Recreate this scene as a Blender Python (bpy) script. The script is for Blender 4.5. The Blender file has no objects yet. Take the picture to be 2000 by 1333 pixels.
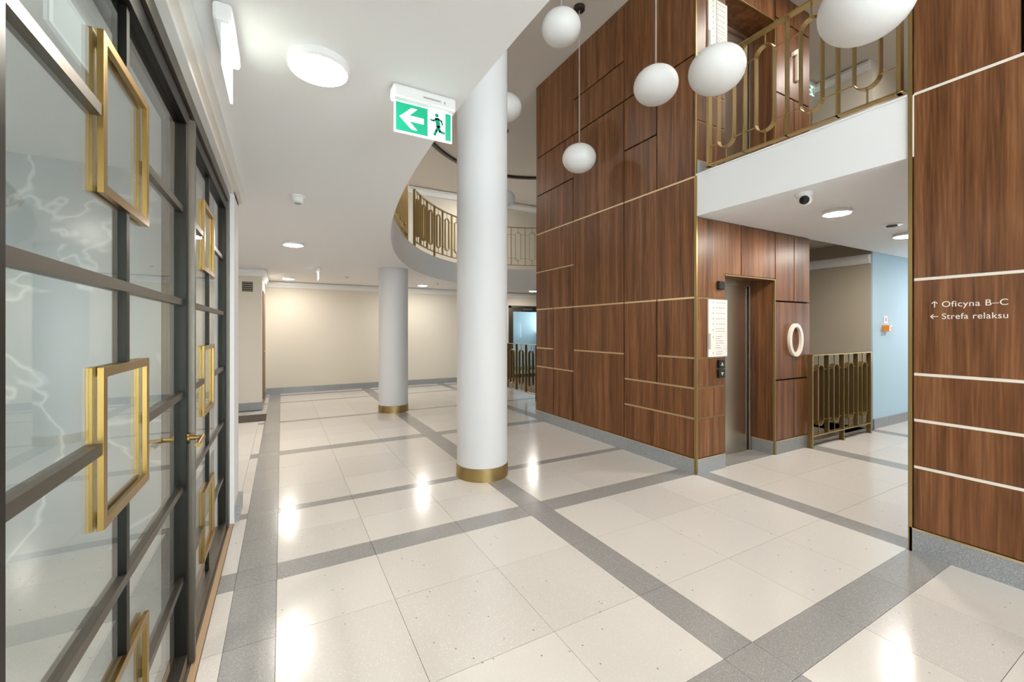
import bpy, bmesh, math, random
from mathutils import Vector, Matrix
random.seed(7)
S = bpy.context.scene
COL = S.collection

# ------------------------------------------------------------------ camera
H = 1.4
FPX = 816.4
YAW = math.atan((1000 - 550.25) / FPX)
cam_d = bpy.data.cameras.new('camera')
cam_d.sensor_width = 36.0
cam_d.lens = FPX / 2000 * 36.0
cam_d.shift_y = -(666.5 - 643.7) / 2000
cam_d.clip_start = 0.02
cam = bpy.data.objects.new('camera', cam_d)
COL.objects.link(cam)
cam.location = (0, 0, H)
cam.rotation_euler = (math.pi / 2, 0, -YAW)
S.camera = cam

# ------------------------------------------------------------------ world / exposure
W = bpy.data.worlds.new('world')
S.world = W
W.use_nodes = True
W.node_tree.nodes['Background'].inputs[0].default_value = (0.88, 0.94, 1.0, 1)
W.node_tree.nodes['Background'].inputs[1].default_value = 5.2
S.view_settings.view_transform = 'Standard'
S.view_settings.look = 'None'
S.view_settings.gamma = 1.0
S.view_settings.use_curve_mapping = False
S.view_settings.exposure = 0.90
LAMP = 145.0          # radiance of the round ceiling lamps
WARM = (1.0, 0.935, 0.855)

# ------------------------------------------------------------------ materials
MATS = {}
def new_mat(name):
    m = bpy.data.materials.new(name); m.use_nodes = True
    MATS[name] = m
    return m, m.node_tree.nodes, m.node_tree.links, m.node_tree.nodes['Principled BSDF']
def plain(name, col, rough=0.5, metal=0.0, spec=0.5, bump=0.0, bscale=200):
    m, N, L, B = new_mat(name)
    B.inputs['Base Color'].default_value = (*col, 1)
    B.inputs['Roughness'].default_value = rough
    B.inputs['Metallic'].default_value = metal
    B.inputs['Specular IOR Level'].default_value = spec
    if bump:
        t = N.new('ShaderNodeTexNoise'); t.inputs['Scale'].default_value = bscale; t.inputs['Detail'].default_value = 4
        g = N.new('ShaderNodeNewGeometry'); L.new(g.outputs['Position'], t.inputs['Vector'])
        b = N.new('ShaderNodeBump'); b.inputs['Strength'].default_value = bump; b.inputs['Distance'].default_value = 0.002
        L.new(t.outputs['Fac'], b.inputs['Height']); L.new(b.outputs['Normal'], B.inputs['Normal'])
    return m
def emit(name, col, strength):
    m, N, L, B = new_mat(name)
    B.inputs['Base Color'].default_value = (*col, 1)
    B.inputs['Emission Color'].default_value = (*col, 1)
    B.inputs['Emission Strength'].default_value = strength
    return m
def ramp(N, stops):
    r = N.new('ShaderNodeValToRGB')
    e = r.color_ramp.elements
    while len(e) < len(stops): e.new(0.5)
    for i, (p, c) in enumerate(stops):
        e[i].position = p; e[i].color = (*c, 1)
    return r
def wood(name, dark, mid, light, rough=0.38):
    m, N, L, B = new_mat(name)
    g = N.new('ShaderNodeNewGeometry'); oi = N.new('ShaderNodeObjectInfo')
    off = N.new('ShaderNodeVectorMath'); off.operation = 'SCALE'; off.inputs[0].default_value = (7.3, 5.1, 9.7)
    L.new(oi.outputs['Random'], off.inputs['Scale'])
    ad = N.new('ShaderNodeVectorMath'); ad.operation = 'ADD'
    L.new(g.outputs['Position'], ad.inputs[0]); L.new(off.outputs[0], ad.inputs[1])
    mp = N.new('ShaderNodeMapping'); mp.inputs['Scale'].default_value = (1, 1, 0.035)
    L.new(ad.outputs[0], mp.inputs['Vector'])
    n1 = N.new('ShaderNodeTexNoise'); n1.inputs['Scale'].default_value = 13; n1.inputs['Detail'].default_value = 5; n1.inputs['Distortion'].default_value = 0.6
    n2 = N.new('ShaderNodeTexNoise'); n2.inputs['Scale'].default_value = 85; n2.inputs['Detail'].default_value = 3; n2.inputs['Distortion'].default_value = 0.3
    L.new(mp.outputs[0], n1.inputs['Vector']); L.new(mp.outputs[0], n2.inputs['Vector'])
    mx = N.new('ShaderNodeMath'); mx.operation = 'MULTIPLY_ADD'; mx.inputs[1].default_value = 0.42; 
    L.new(n2.outputs['Fac'], mx.inputs[0])
    sc = N.new('ShaderNodeMath'); sc.operation = 'MULTIPLY'; sc.inputs[1].default_value = 0.62
    L.new(n1.outputs['Fac'], sc.inputs[0]); L.new(sc.outputs[0], mx.inputs[2])
    r = ramp(N, [(0.36, dark), (0.52, mid), (0.70, light)])
    L.new(mx.outputs[0], r.inputs['Fac']); L.new(r.outputs['Color'], B.inputs['Base Color'])
    B.inputs['Roughness'].default_value = rough; B.inputs['Specular IOR Level'].default_value = 0.38
    bp = N.new('ShaderNodeBump'); bp.inputs['Strength'].default_value = 0.08; bp.inputs['Distance'].default_value = 0.002
    L.new(n2.outputs['Fac'], bp.inputs['Height']); L.new(bp.outputs['Normal'], B.inputs['Normal'])
    return m
def terrazzo(name, base, chipdark, chiplight, rough, grey=False):
    m, N, L, B = new_mat(name)
    g = N.new('ShaderNodeNewGeometry'); oi = N.new('ShaderNodeObjectInfo')
    v1 = N.new('ShaderNodeTexVoronoi'); v1.inputs['Scale'].default_value = 42 if not grey else 95
    v2 = N.new('ShaderNodeTexVoronoi'); v2.inputs['Scale'].default_value = 120 if not grey else 180
    nz = N.new('ShaderNodeTexNoise'); nz.inputs['Scale'].default_value = 260; nz.inputs['Detail'].default_value = 2
    for t in (v1, v2, nz): L.new(g.outputs['Position'], t.inputs['Vector'])
    # sparse chips: the cell's random colour picks a few cells, the distance makes them small dots
    def chips(v, dist, keep):
        lt = N.new('ShaderNodeMath'); lt.operation = 'LESS_THAN'; lt.inputs[1].default_value = dist
        L.new(v.outputs['Distance'], lt.inputs[0])
        sp = N.new('ShaderNodeSeparateColor'); L.new(v.outputs['Color'], sp.inputs[0])
        k = N.new('ShaderNodeMath'); k.operation = 'LESS_THAN'; k.inputs[1].default_value = keep
        L.new(sp.outputs[0], k.inputs[0])
        a = N.new('ShaderNodeMath'); a.operation = 'MULTIPLY'
        L.new(lt.outputs[0], a.inputs[0]); L.new(k.outputs[0], a.inputs[1])
        return a
    c1 = chips(v1, 0.17, 0.055 if not grey else 0.4)
    c2 = chips(v2, 0.35, 0.35 if not grey else 0.5)
    # tone per tile
    tone = N.new('ShaderNodeMapRange'); tone.inputs['To Min'].default_value = 0.94; tone.inputs['To Max'].default_value = 1.04
    L.new(oi.outputs['Random'], tone.inputs['Value'])
    nt = N.new('ShaderNodeMapRange'); nt.inputs['From Min'].default_value = 0.3; nt.inputs['From Max'].default_value = 0.7
    nt.inputs['To Min'].default_value = 0.93 if not grey else 0.82; nt.inputs['To Max'].default_value = 1.05 if not grey else 1.2
    L.new(nz.outputs['Fac'], nt.inputs['Value'])
    tm = N.new('ShaderNodeMath'); tm.operation = 'MULTIPLY'; L.new(tone.outputs[0], tm.inputs[0]); L.new(nt.outputs[0], tm.inputs[1])
    vs = N.new('ShaderNodeVectorMath'); vs.operation = 'SCALE'; vs.inputs[0].default_value = base
    L.new(tm.outputs[0], vs.inputs['Scale'])
    m2 = N.new('ShaderNodeMix'); m2.data_type = 'RGBA'; m2.inputs['B'].default_value = (*chiplight, 1)
    L.new(c2.outputs[0], m2.inputs['Factor']); L.new(vs.outputs[0], m2.inputs['A'])
    m1 = N.new('ShaderNodeMix'); m1.data_type = 'RGBA'; m1.inputs['B'].default_value = (*chipdark, 1)
    L.new(c1.outputs[0], m1.inputs['Factor']); L.new(m2.outputs['Result'], m1.inputs['A'])
    L.new(m1.outputs['Result'], B.inputs['Base Color'])
    B.inputs['Roughness'].default_value = rough
    return m
def glass(name, tint=(0.93, 0.96, 0.95), rough=0.0):
    m, N, L, B = new_mat(name)
    N.remove(B)
    out = N['Material Output']
    g = N.new('ShaderNodeNewGeometry')
    d = N.new('ShaderNodeVectorMath'); d.operation = 'DOT_PRODUCT'
    L.new(g.outputs['Normal'], d.inputs[0]); L.new(g.outputs['Incoming'], d.inputs[1])
    a = N.new('ShaderNodeMath'); a.operation = 'ABSOLUTE'; L.new(d.outputs['Value'], a.inputs[0])
    o = N.new('ShaderNodeMath'); o.operation = 'SUBTRACT'; o.inputs[0].default_value = 1.0; L.new(a.outputs[0], o.inputs[1])
    p = N.new('ShaderNodeMath'); p.operation = 'POWER'; p.inputs[1].default_value = 5; L.new(o.outputs[0], p.inputs[0])
    f = N.new('ShaderNodeMath'); f.operation = 'MULTIPLY_ADD'; f.inputs[1].default_value = 0.95; f.inputs[2].default_value = 0.045
    L.new(p.outputs[0], f.inputs[0])
    t = N.new('ShaderNodeBsdfTransparent'); t.inputs[0].default_value = (*tint, 1)
    gl = N.new('ShaderNodeBsdfGlossy'); gl.inputs['Roughness'].default_value = rough
    mx = N.new('ShaderNodeMixShader'); L.new(f.outputs[0], mx.inputs[0]); L.new(t.outputs[0], mx.inputs[1]); L.new(gl.outputs[0], mx.inputs[2])
    L.new(mx.outputs[0], out.inputs['Surface'])
    return m
def marble(name):
    m, N, L, B = new_mat(name)
    g = N.new('ShaderNodeNewGeometry')
    n = N.new('ShaderNodeTexNoise'); n.inputs['Scale'].default_value = 1.1; n.inputs['Detail'].default_value = 4; n.inputs['Distortion'].default_value = 0.5
    L.new(g.outputs['Position'], n.inputs['Vector'])
    r = ramp(N, [(0.0, (0.38, 0.40, 0.40)), (0.487, (0.42, 0.43, 0.42)), (0.5, (0.66, 0.66, 0.63))])
    e = r.color_ramp.elements.new(0.512); e.color = (0.42, 0.43, 0.42, 1)
    e = r.color_ramp.elements.new(1.0); e.color = (0.36, 0.38, 0.39, 1)
    L.new(n.outputs['Fac'], r.inputs['Fac']); L.new(r.outputs['Color'], B.inputs['Base Color'])
    B.inputs['Roughness'].default_value = 0.2
    return m
def brushed(name, col, rough):
    m, N, L, B = new_mat(name)
    B.inputs['Base Color'].default_value = (*col, 1); B.inputs['Metallic'].default_value = 1
    g = N.new('ShaderNodeNewGeometry'); mp = N.new('ShaderNodeMapping'); mp.inputs['Scale'].default_value = (60, 60, 0.4)
    L.new(g.outputs['Position'], mp.inputs['Vector'])
    n = N.new('ShaderNodeTexNoise'); n.inputs['Scale'].default_value = 4; n.inputs['Detail'].default_value = 3
    L.new(mp.outputs[0], n.inputs['Vector'])
    mr = N.new('ShaderNodeMapRange'); mr.inputs['To Min'].default_value = rough - 0.03; mr.inputs['To Max'].default_value = rough + 0.03
    L.new(n.outputs['Fac'], mr.inputs['Value']); L.new(mr.outputs[0], B.inputs['Roughness'])
    return m

wood('walnut', (0.080, 0.027, 0.008), (0.172, 0.066, 0.022), (0.290, 0.128, 0.052))
plain('joint_dark', (0.012, 0.008, 0.006), 0.9)
brushed('brass', (0.42, 0.30, 0.13), 0.42)
brushed('brass_bright', (0.72, 0.58, 0.34), 0.34)
brushed('door_brass', (0.33, 0.205, 0.062), 0.30)
brushed('bronze_frame', (0.16, 0.142, 0.118), 0.42)
brushed('steel', (0.62, 0.57, 0.50), 0.30)
brushed('stile_shaded', (0.026, 0.025, 0.021), 0.42)  # frame bronze darkened, the shade on the stiles put into its colour
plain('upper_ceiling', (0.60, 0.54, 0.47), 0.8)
plain('frame_dark', (0.020, 0.020, 0.019), 0.45)
plain('white_paint', (0.87, 0.87, 0.875), 0.75, bump=0.03)
plain('white_column', (0.66, 0.66, 0.665), 0.6)
plain('white_gloss', (0.85, 0.85, 0.84), 0.35)
plain('cream_wall', (0.73, 0.68, 0.58), 0.8, bump=0.03)
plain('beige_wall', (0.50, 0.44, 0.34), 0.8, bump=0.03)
plain('daylight_blue_wall', (0.50, 0.69, 0.82), 0.8, bump=0.03)  # pale wall with the cast of blue daylight put into its colour
terrazzo('tile_light', (0.675, 0.640, 0.595), (0.26, 0.23, 0.20), (0.72, 0.69, 0.64), 0.17)
terrazzo('tile_grey', (0.31, 0.30, 0.29), (0.17, 0.165, 0.16), (0.45, 0.44, 0.43), 0.18, True)
terrazzo('base_grey', (0.285, 0.292, 0.30), (0.16, 0.165, 0.17), (0.48, 0.49, 0.50), 0.30, True)
plain('grout', (0.16, 0.14, 0.12), 0.9)
plain('threshold_wood', (0.50, 0.34, 0.19), 0.4)
glass('clear_glass')
marble('marble')
plain('mat_brown', (0.085, 0.068, 0.055), 0.95, bump=0.6, bscale=400)
plain('globe', (0.80, 0.79, 0.77), 0.42)
plain('cord', (0.55, 0.53, 0.5), 0.5)
plain('canopy_metal', (0.05, 0.04, 0.035), 0.35, 0.6)
plain('black_plastic', (0.012, 0.012, 0.013), 0.3)
plain('sign_plate', (0.80, 0.76, 0.70), 0.5)
plain('sign_ink', (0.42, 0.39, 0.36), 0.6)
plain('sign_grey', (0.42, 0.39, 0.30), 0.6)
plain('letter_white', (0.86, 0.80, 0.70), 0.4)
emit('lamp_light', WARM, LAMP)
emit('lamp_light_soft', WARM, LAMP*1.1)
emit('lamp_light_dim', WARM, LAMP*0.85)
emit('exit_green', (0.0, 0.30, 0.16), 0.42)
emit('exit_white', (0.9, 1.0, 0.97), 0.6)
plain('exit_mark_green', (0.0, 0.30, 0.17), 0.5)
plain('exit_pale', (0.70, 0.82, 0.76), 0.4)
plain('orange_plastic', (0.85, 0.28, 0.04), 0.4)
plain('red_print', (0.65, 0.08, 0.06), 0.5)
plain('door_wood', (0.20, 0.09, 0.035), 0.45)
plain('vent_dark', (0.05, 0.045, 0.04), 0.7)
plain('lens_black', (0.006, 0.006, 0.007), 0.08)

# ------------------------------------------------------------------ mesh helpers
class MB:
    def __init__(self): self.v = []; self.f = []
    def add(self, vs, fs):
        o = len(self.v); self.v += [tuple(p) for p in vs]; self.f += [tuple(i + o for i in q) for q in fs]
        return self
    def box(self, x0, x1, y0, y1, z0, z1):
        x0, x1 = sorted((x0, x1)); y0, y1 = sorted((y0, y1)); z0, z1 = sorted((z0, z1))
        return self.add([(x0,y0,z0),(x1,y0,z0),(x1,y1,z0),(x0,y1,z0),(x0,y0,z1),(x1,y0,z1),(x1,y1,z1),(x0,y1,z1)],
                        [(3,2,1,0),(4,5,6,7),(0,1,5,4),(1,2,6,5),(2,3,7,6),(3,0,4,7)])
    def obox(self, c, t, ht, hd, z0, z1):
        t = Vector((t[0], t[1])).normalized(); n = Vector((-t.y, t.x)); c = Vector((c[0], c[1]))
        q = [c - t*ht - n*hd, c + t*ht - n*hd, c + t*ht + n*hd, c - t*ht + n*hd]
        return self.add([(p.x,p.y,z0) for p in q] + [(p.x,p.y,z1) for p in q],
                        [(3,2,1,0),(4,5,6,7),(0,1,5,4),(1,2,6,5),(2,3,7,6),(3,0,4,7)])
    def lathe(self, c, prof, seg=32, axis='z', cap=True):
        vs = []; fs = []
        n = len(prof)
        for i in range(seg):
            a = 2*math.pi*i/seg; ca, sa = math.cos(a), math.sin(a)
            for r, h in prof:
                if axis == 'z': vs.append((c[0]+r*ca, c[1]+r*sa, c[2]+h))
                elif axis == 'x': vs.append((c[0]+h, c[1]+r*ca, c[2]+r*sa))
                else: vs.append((c[0]+r*sa, c[1]+h, c[2]+r*ca))
        for i in range(seg):
            j = (i+1) % seg
            for k in range(n-1):
                fs.append((i*n+k, j*n+k, j*n+k+1, i*n+k+1))
        if cap:
            fs.append(tuple(i*n for i in range(seg))[::-1]); fs.append(tuple(i*n+n-1 for i in range(seg)))
        return self.add(vs, fs)
    def tube(self, pts, r, seg=8):
        pts = [Vector(p) for p in pts]; vs = []; fs = []
        for i, p in enumerate(pts):
            d = (pts[min(i+1, len(pts)-1)] - pts[max(i-1, 0)]).normalized()
            up = Vector((0,0,1)) if abs(d.z) < 0.9 else Vector((1,0,0))
            a = d.cross(up).normalized(); b = d.cross(a).normalized()
            for k in range(seg):
                w = 2*math.pi*k/seg
                vs.append(p + (a*math.cos(w) + b*math.sin(w))*r)
        for i in range(len(pts)-1):
            for k in range(seg):
                l = (k+1) % seg
                fs.append((i*seg+k, i*seg+l, (i+1)*seg+l, (i+1)*seg+k))
        fs.append(tuple(range(seg))[::-1]); fs.append(tuple((len(pts)-1)*seg+k for k in range(seg)))
        return self.add(vs, fs)
    def ring_strip(self, outer, inner, conv, d0, d1):
        """closed band between two outlines (lists of 2-D points), extruded from depth d0 to d1"""
        n = len(outer); vs = []
        for d in (d0, d1):
            vs += [conv(a, b, d) for a, b in outer]; vs += [conv(a, b, d) for a, b in inner]
        fs = []
        for i in range(n):
            j = (i+1) % n
            fs += [(i, j, n+j, n+i), (2*n+j, 2*n+i, 3*n+i, 3*n+j), (j, i, 2*n+i, 2*n+j), (n+i, n+j, 3*n+j, 3*n+i)]
        return self.add(vs, fs)
    def prism(self, poly, conv, d0, d1):
        n = len(poly)
        vs = [conv(a, b, d0) for a, b in poly] + [conv(a, b, d1) for a, b in poly]
        fs = [tuple(range(n))[::-1], tuple(range(n, 2*n))] + [(i, (i+1) % n, n+(i+1) % n, n+i) for i in range(n)]
        return self.add(vs, fs)
    def build(self, name, mat, parent=None, smooth=False, bevel=0.0):
        org = parent_loc(parent)
        me = bpy.data.meshes.new(name)
        me.from_pydata([(x-org[0], y-org[1], z-org[2]) for x, y, z in self.v], [], self.f)
        bm = bmesh.new(); bm.from_mesh(me); bmesh.ops.recalc_face_normals(bm, faces=bm.faces)
        bm.to_mesh(me); bm.free()
        me.materials.append(MATS[mat])
        if smooth:
            me.polygons.foreach_set('use_smooth', [True]*len(me.polygons))
            me.set_sharp_from_angle(angle=math.radians(40))
        o = bpy.data.objects.new(name, me); COL.objects.link(o)
        if parent: o.parent = parent
        if bevel:
            b = o.modifiers.new('bevel', 'BEVEL'); b.width = bevel; b.segments = 2; b.limit_method = 'ANGLE'
        return o
def parent_loc(p):
    v = Vector((0, 0, 0))
    while p is not None:
        v += p.location; p = p.parent
    return v
def thing(name, label, cat, loc, group=None, kind=None):
    o = bpy.data.objects.new(name, None); COL.objects.link(o); o.location = loc
    o.empty_display_size = 0.1
    return tag(o, label, cat, group, kind)
def tag(o, label, cat=None, group=None, kind=None):
    o['label'] = label
    if cat: o['category'] = cat
    if group: o['group'] = group
    if kind: o['kind'] = kind
    return o
def struct(mb, name, mat, label, cat='wall', **k):
    return tag(mb.build(name, mat, **k), label, cat, kind='structure')

# ------------------------------------------------------------------ plan constants (metres, camera above the origin)
XW = 3.49                      # plane of the walnut walls
YC, YE = 2.667, 5.554          # lift core: front corner and far end
YP = 1.105                     # end of the right-hand walnut wall
XK = 5.545                     # right end of the lift core
ZC, ZS, ZF = 2.44, 2.49, 2.88  # ceiling of the hall, of the corridor, upper floor level
ZT = 5.19                      # upper ceiling
YB = 10.40                     # far wall
XB = 7.27                      # beige wall of the stair well
EX, EY, EA, EB = 4.5, 1.7, 3.772, 7.357   # ellipse of the opening
def ell(t, k=1.0): return (EX - EA*k*math.cos(t), EY + EB*k*math.sin(t))

# ================================================================== FLOOR with its tiles
fb = MB().box(-4.2, 5.545, -4.6, 10.6, -0.12, -0.006).box(7.27, 10.5, -4.6, 10.6, -0.12, -0.006).box(5.545, 7.27, -4.6, 2.70, -0.12, -0.006).box(5.545, 7.27, 6.4, 10.6, -0.12, -0.006)
floor = struct(fb, 'floor', 'grout', 'polished terrazzo tile floor with grey bands', 'floor')
XL = [(-0.302,-0.224,0),(-0.224,-0.024,1),(-0.024,0.514,0),(0.514,1.105,0),(1.105,1.645,0),(1.645,1.845,1),(1.845,2.39,0),(2.39,2.94,0),
      (2.94,3.49,0),(3.49,3.67,1),(3.67,4.265,0),(4.265,4.85,0),(4.85,5.43,0),(5.43,5.65,1),(5.65,6.38,0),(6.38,7.1,0),(7.1,7.28,1),(7.28,8.0,0),(8.0,8.8,0)]
YL = [(-1.3,-0.66,0),(-0.66,-0.07,0),(-0.07,0.517,0),(0.517,0.918,0),(0.918,1.119,1),(1.119,1.60,0),(1.60,2.19,0),(2.19,2.68,0),(2.68,2.868,1),(2.868,3.263,0),(3.263,3.648,0),
      (3.648,3.748,1),(3.748,4.219,0),(4.219,4.828,0),(4.828,5.313,0),(5.313,5.495,1),(5.495,6.022,0),(6.022,6.551,0),(6.551,7.155,0),
      (7.155,7.265,1),(7.265,7.82,0),(7.82,8.37,0),(8.37,9.045,0),(9.045,9.15,1),(9.15,9.60,0),(9.60,9.985,0),(9.985,10.16,1),(10.16,10.40,0)]
tile_mesh = {}
def tile(x0, x1, y0, y1, grey):
    g = 0.0011
    w, d = round(x1-x0-2*g, 4), round(y1-y0-2*g, 4)
    key = (w, d, grey)
    if key not in tile_mesh:
        o = MB().box(-w/2, w/2, -d/2, d/2, -0.012, 0).build('floor_tile', 'tile_grey' if grey else 'tile_light', floor)
        tile_mesh[key] = o.data
    else:
        o = bpy.data.objects.new('floor_tile', tile_mesh[key]); COL.objects.link(o); o.parent = floor
    o.location = ((x0+x1)/2, (y0+y1)/2, 0)
for x0, x1, gx in XL:
    for y0, y1, gy in YL:
        xm, ym = (x0+x1)/2, (y0+y1)/2
        if xm > XW and (ym < YP or (ym > YC and ym < YE and xm < XK)): continue
        if xm > XK and ym > YC: continue                     # stair well
        if xm > 5.0 and ym > 5.5: continue
        if xm > 7.2 and ym > YC: continue
        tile(x0, x1, y0, min(y1, YB), gx or gy)
tile(3.935, 4.81, 2.685, 2.93, 1)                              # stone in front of the lift door
for x0, x1 in ((-1.9,-1.36),(-1.36,-0.83),(-0.83,-0.302)):
    for y0, y1, gy in YL:
        if 3.9 < (y0+y1)/2 < 8.5: tile(x0, x1, y0, y1, 0)
MB().box(-0.330, -0.304, -1.0, 3.62, -0.01, 0.004).build('threshold_strip', 'threshold_wood', floor)
struct(MB().box(-0.302, XW, -4.45, -1.302, -0.005, 0.0), 'floor_near', 'tile_light', 'pale terrazzo floor of the hall behind the camera', 'floor')
struct(MB().box(-4.2, -1.902, 3.95, 8.47, -0.005, 0.0), 'floor_passage', 'tile_light', 'pale floor of the side passage', 'floor')
# floor of the room behind the glass
struct(MB().box(-4.2, -0.43, -4.0, 3.58, -0.005, 0.0), 'floor_side_room', 'tile_light', 'pale floor of the room behind the glass doors', 'floor')

# ================================================================== CEILING SLAB with elliptical opening
def slab(name, z0, z1, k, label, mat='white_paint'):
    m = MB(); n = 96
    ts = [-1.15 + (math.pi/2 + 0.55 + 1.15) * i/n for i in range(n+1)]
    inn = [ell(t, k) for t in ts]
    out = []
    for x, y in inn:
        dx, dy = x - EX, y - EY
        # cast outwards to the rectangle x>=-4.2, -4.6<=y<=YB
        c = []
        if dx < 0: c.append((-4.2 - EX)/dx)
        if dy > 0: c.append((YB + 0.9 - EY)/dy)
        if dy < 0: c.append((-4.6 - EY)/dy)
        s = min(c); out.append((EX + dx*s, EY + dy*s))
    # insert the rectangle's corner
    vs = []; fs = []
    for (a, b), (c, d) in zip(inn, out):
        vs += [(a,b,z0), (c,d,z0), (a,b,z1), (c,d,z1)]
    for i in range(n):
        o = i*4; p = o+4
        fs += [(o, p, p+1, o+1), (o+2, o+3, p+3, p+2), (o, o+2, p+2, p), (o+1, p+1, p+3, o+3)]
    m.add(vs, fs)
    ca = Vector((-4.2, YB+0.9))
    # corner filler
    for i in range(n):
        if out[i][0] <= -4.19 and out[i+1][1] >= YB+0.89:
            a, b = out[i], out[i+1]
            m.add([(a[0],a[1],z0),(b[0],b[1],z0),(ca.x,ca.y,z0),(a[0],a[1],z1),(b[0],b[1],z1),(ca.x,ca.y,z1)], [(0,1,2),(5,4,3),(1,0,3,4)])
    return struct(m, name, mat, label, 'ceiling', smooth=False)
slab('ceiling', ZC, ZF, 1.0, 'white lower ceiling slab with curved edge around the open hall')
# upper ceiling: flat, with a shadow-gap ring following the same ellipse
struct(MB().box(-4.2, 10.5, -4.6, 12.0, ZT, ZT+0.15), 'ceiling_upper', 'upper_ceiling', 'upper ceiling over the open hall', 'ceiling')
rt = MB(); n = 80
for k0, k1, z0 in ((1.0, 1.012, ZT-0.05),):
    tt = [0.2 + (math.pi/2 + 0.4)*i/n for i in range(n+1)]
    vs = []; fs = []
    for t in tt:
        a, b = ell(t, k0), ell(t, k1); vs += [(*a, z0), (*b, z0), (*a, ZT), (*b, ZT)]
    for i in range(n):
        o = i*4; p = o+4
        fs += [(o,p,p+1,o+1),(o+2,o+3,p+3,p+2),(o,o+2,p+2,p),(o+1,p+1,p+3,o+3)]
    rt.add(vs, fs)
tag(rt.build('trim_1', 'canopy_metal'), 'dark curved trim line on the upper ceiling', 'trim', kind='structure')
# ceiling slab of the corridor, its white edge beam and the recessed ceiling over the stairs
struct(MB().box(XW, 10.5, YP-0.02, YC+0.02, ZS, ZF).box(XW+0.34, 10.5, -0.5, YP-0.02, ZS, ZF), 'ceiling_corridor', 'white_paint', 'white corridor ceiling slab between the two walnut walls', 'ceiling')
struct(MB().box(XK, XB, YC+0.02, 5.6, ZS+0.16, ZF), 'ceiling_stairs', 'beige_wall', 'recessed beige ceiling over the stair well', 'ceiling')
MB().box(XW-0.012, XW+0.10, YP+0.01, YC-0.005, ZF, ZF+0.012).build('edge_capping', 'white_gloss', bpy.data.objects['ceiling_corridor'])

# ================================================================== WALNUT CORE AND WALLS
core = MB()
T = 0.028                      # panel thickness
c0x, c0y = XW + T, YC + T
core.box(c0x, 3.935-0.02, c0y, YE, 0, ZT)                       # left of the lift door
core.box(4.81+T, XK, c0y, YE, 0, ZT)                           # right of it
for zb, zt in ((1.955+T, ZF), (ZF+1.966+T, ZT)):
    core.box(3.90, 4.86, c0y, YE, zb, zt)
core.box(3.90, 4.86, 2.96, YE, 0, ZT)
core_o = struct(core, 'wall_core', 'joint_dark', 'walnut panelled lift core standing in the hall', 'wall')
rw = MB().box(XW+T, XW+0.34, -4.6, YP-T, 0, ZT)
rwall = struct(rw, 'wall_right', 'joint_dark', 'walnut panelled wall with direction lettering', 'wall')
G = 0.009                      # half width of a horizontal joint
GV = 0.0075                    # half width of a vertical joint
def panelX(par, y0, y1, z0, z1, x=XW, brass_top=True, strip='brass_bright', gl=None):
    """panel on a plane x = const facing -x; y0<y1"""
    MB().box(x, x+T, y0+GV, y1-GV, z0+G, z1-G).build('wall_panel', 'walnut', par, bevel=0.0008)
    if brass_top: MB().box(x+0.003, x+T, y0+GV, y1-GV, z1-G, z1+G).build('brass_strip', strip, par)
def panelY(par, x0, x1, z0, z1, y=YC, brass_top=True):
    MB().box(x0+GV, x1-GV, y, y+T, z0+G, z1-G).build('wall_panel', 'walnut', par, bevel=0.0008)
    if brass_top: MB().box(x0+GV, x1-GV, y+0.005, y+T, z1-G, z1+G).build('brass_strip', 'brass', par)
b0 = 0.145
Ya, Yb, Yc_, Yd, Ye_, Yf = YE, 5.083, 4.602, 3.635, 3.149, YC+0.012
L0, L1, H2 = 1.708, 2.876, 4.06
A = core_o
for (y1, y0, zs, br) in (
    (Ya, Yb, (b0, .826, 1.112, L0), 1), (Yb, Yc_, (b0, .826, L0), 1), (Yc_, Yd, (b0, 1.115, L0), 1),
    (Yd, Yf, (b0, .535, .828), 1), (Yd, Ye_, (.828, L0), 1), (Ye_, Yf, (.828, 1.121, L0), 1),
    (Ya, Yc_, (L0, 2.284, L1), 1), (Yc_, Yd, (L0, L1), 1), (Yd, Yf, (L0, L1), 1),
    (Ya, Yc_, (L1, 3.47, H2), 0), (Yc_, Yd, (L1, H2), 0), (Yd, Ye_, (L1, 3.473, H2), 0), (Ye_, Yf, (L1, H2), 0),
    (Ya, Yc_, (H2, ZT), 0), (Yc_, Yd, (H2, 4.53, ZT), 0), (Yd, Yf, (H2, ZT), 0)):
    for z0, z1 in zip(zs[:-1], zs[1:]):
        panelX(A, y0, y1, z0, z1, brass_top=bool(br) and z1 < ZT)
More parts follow.
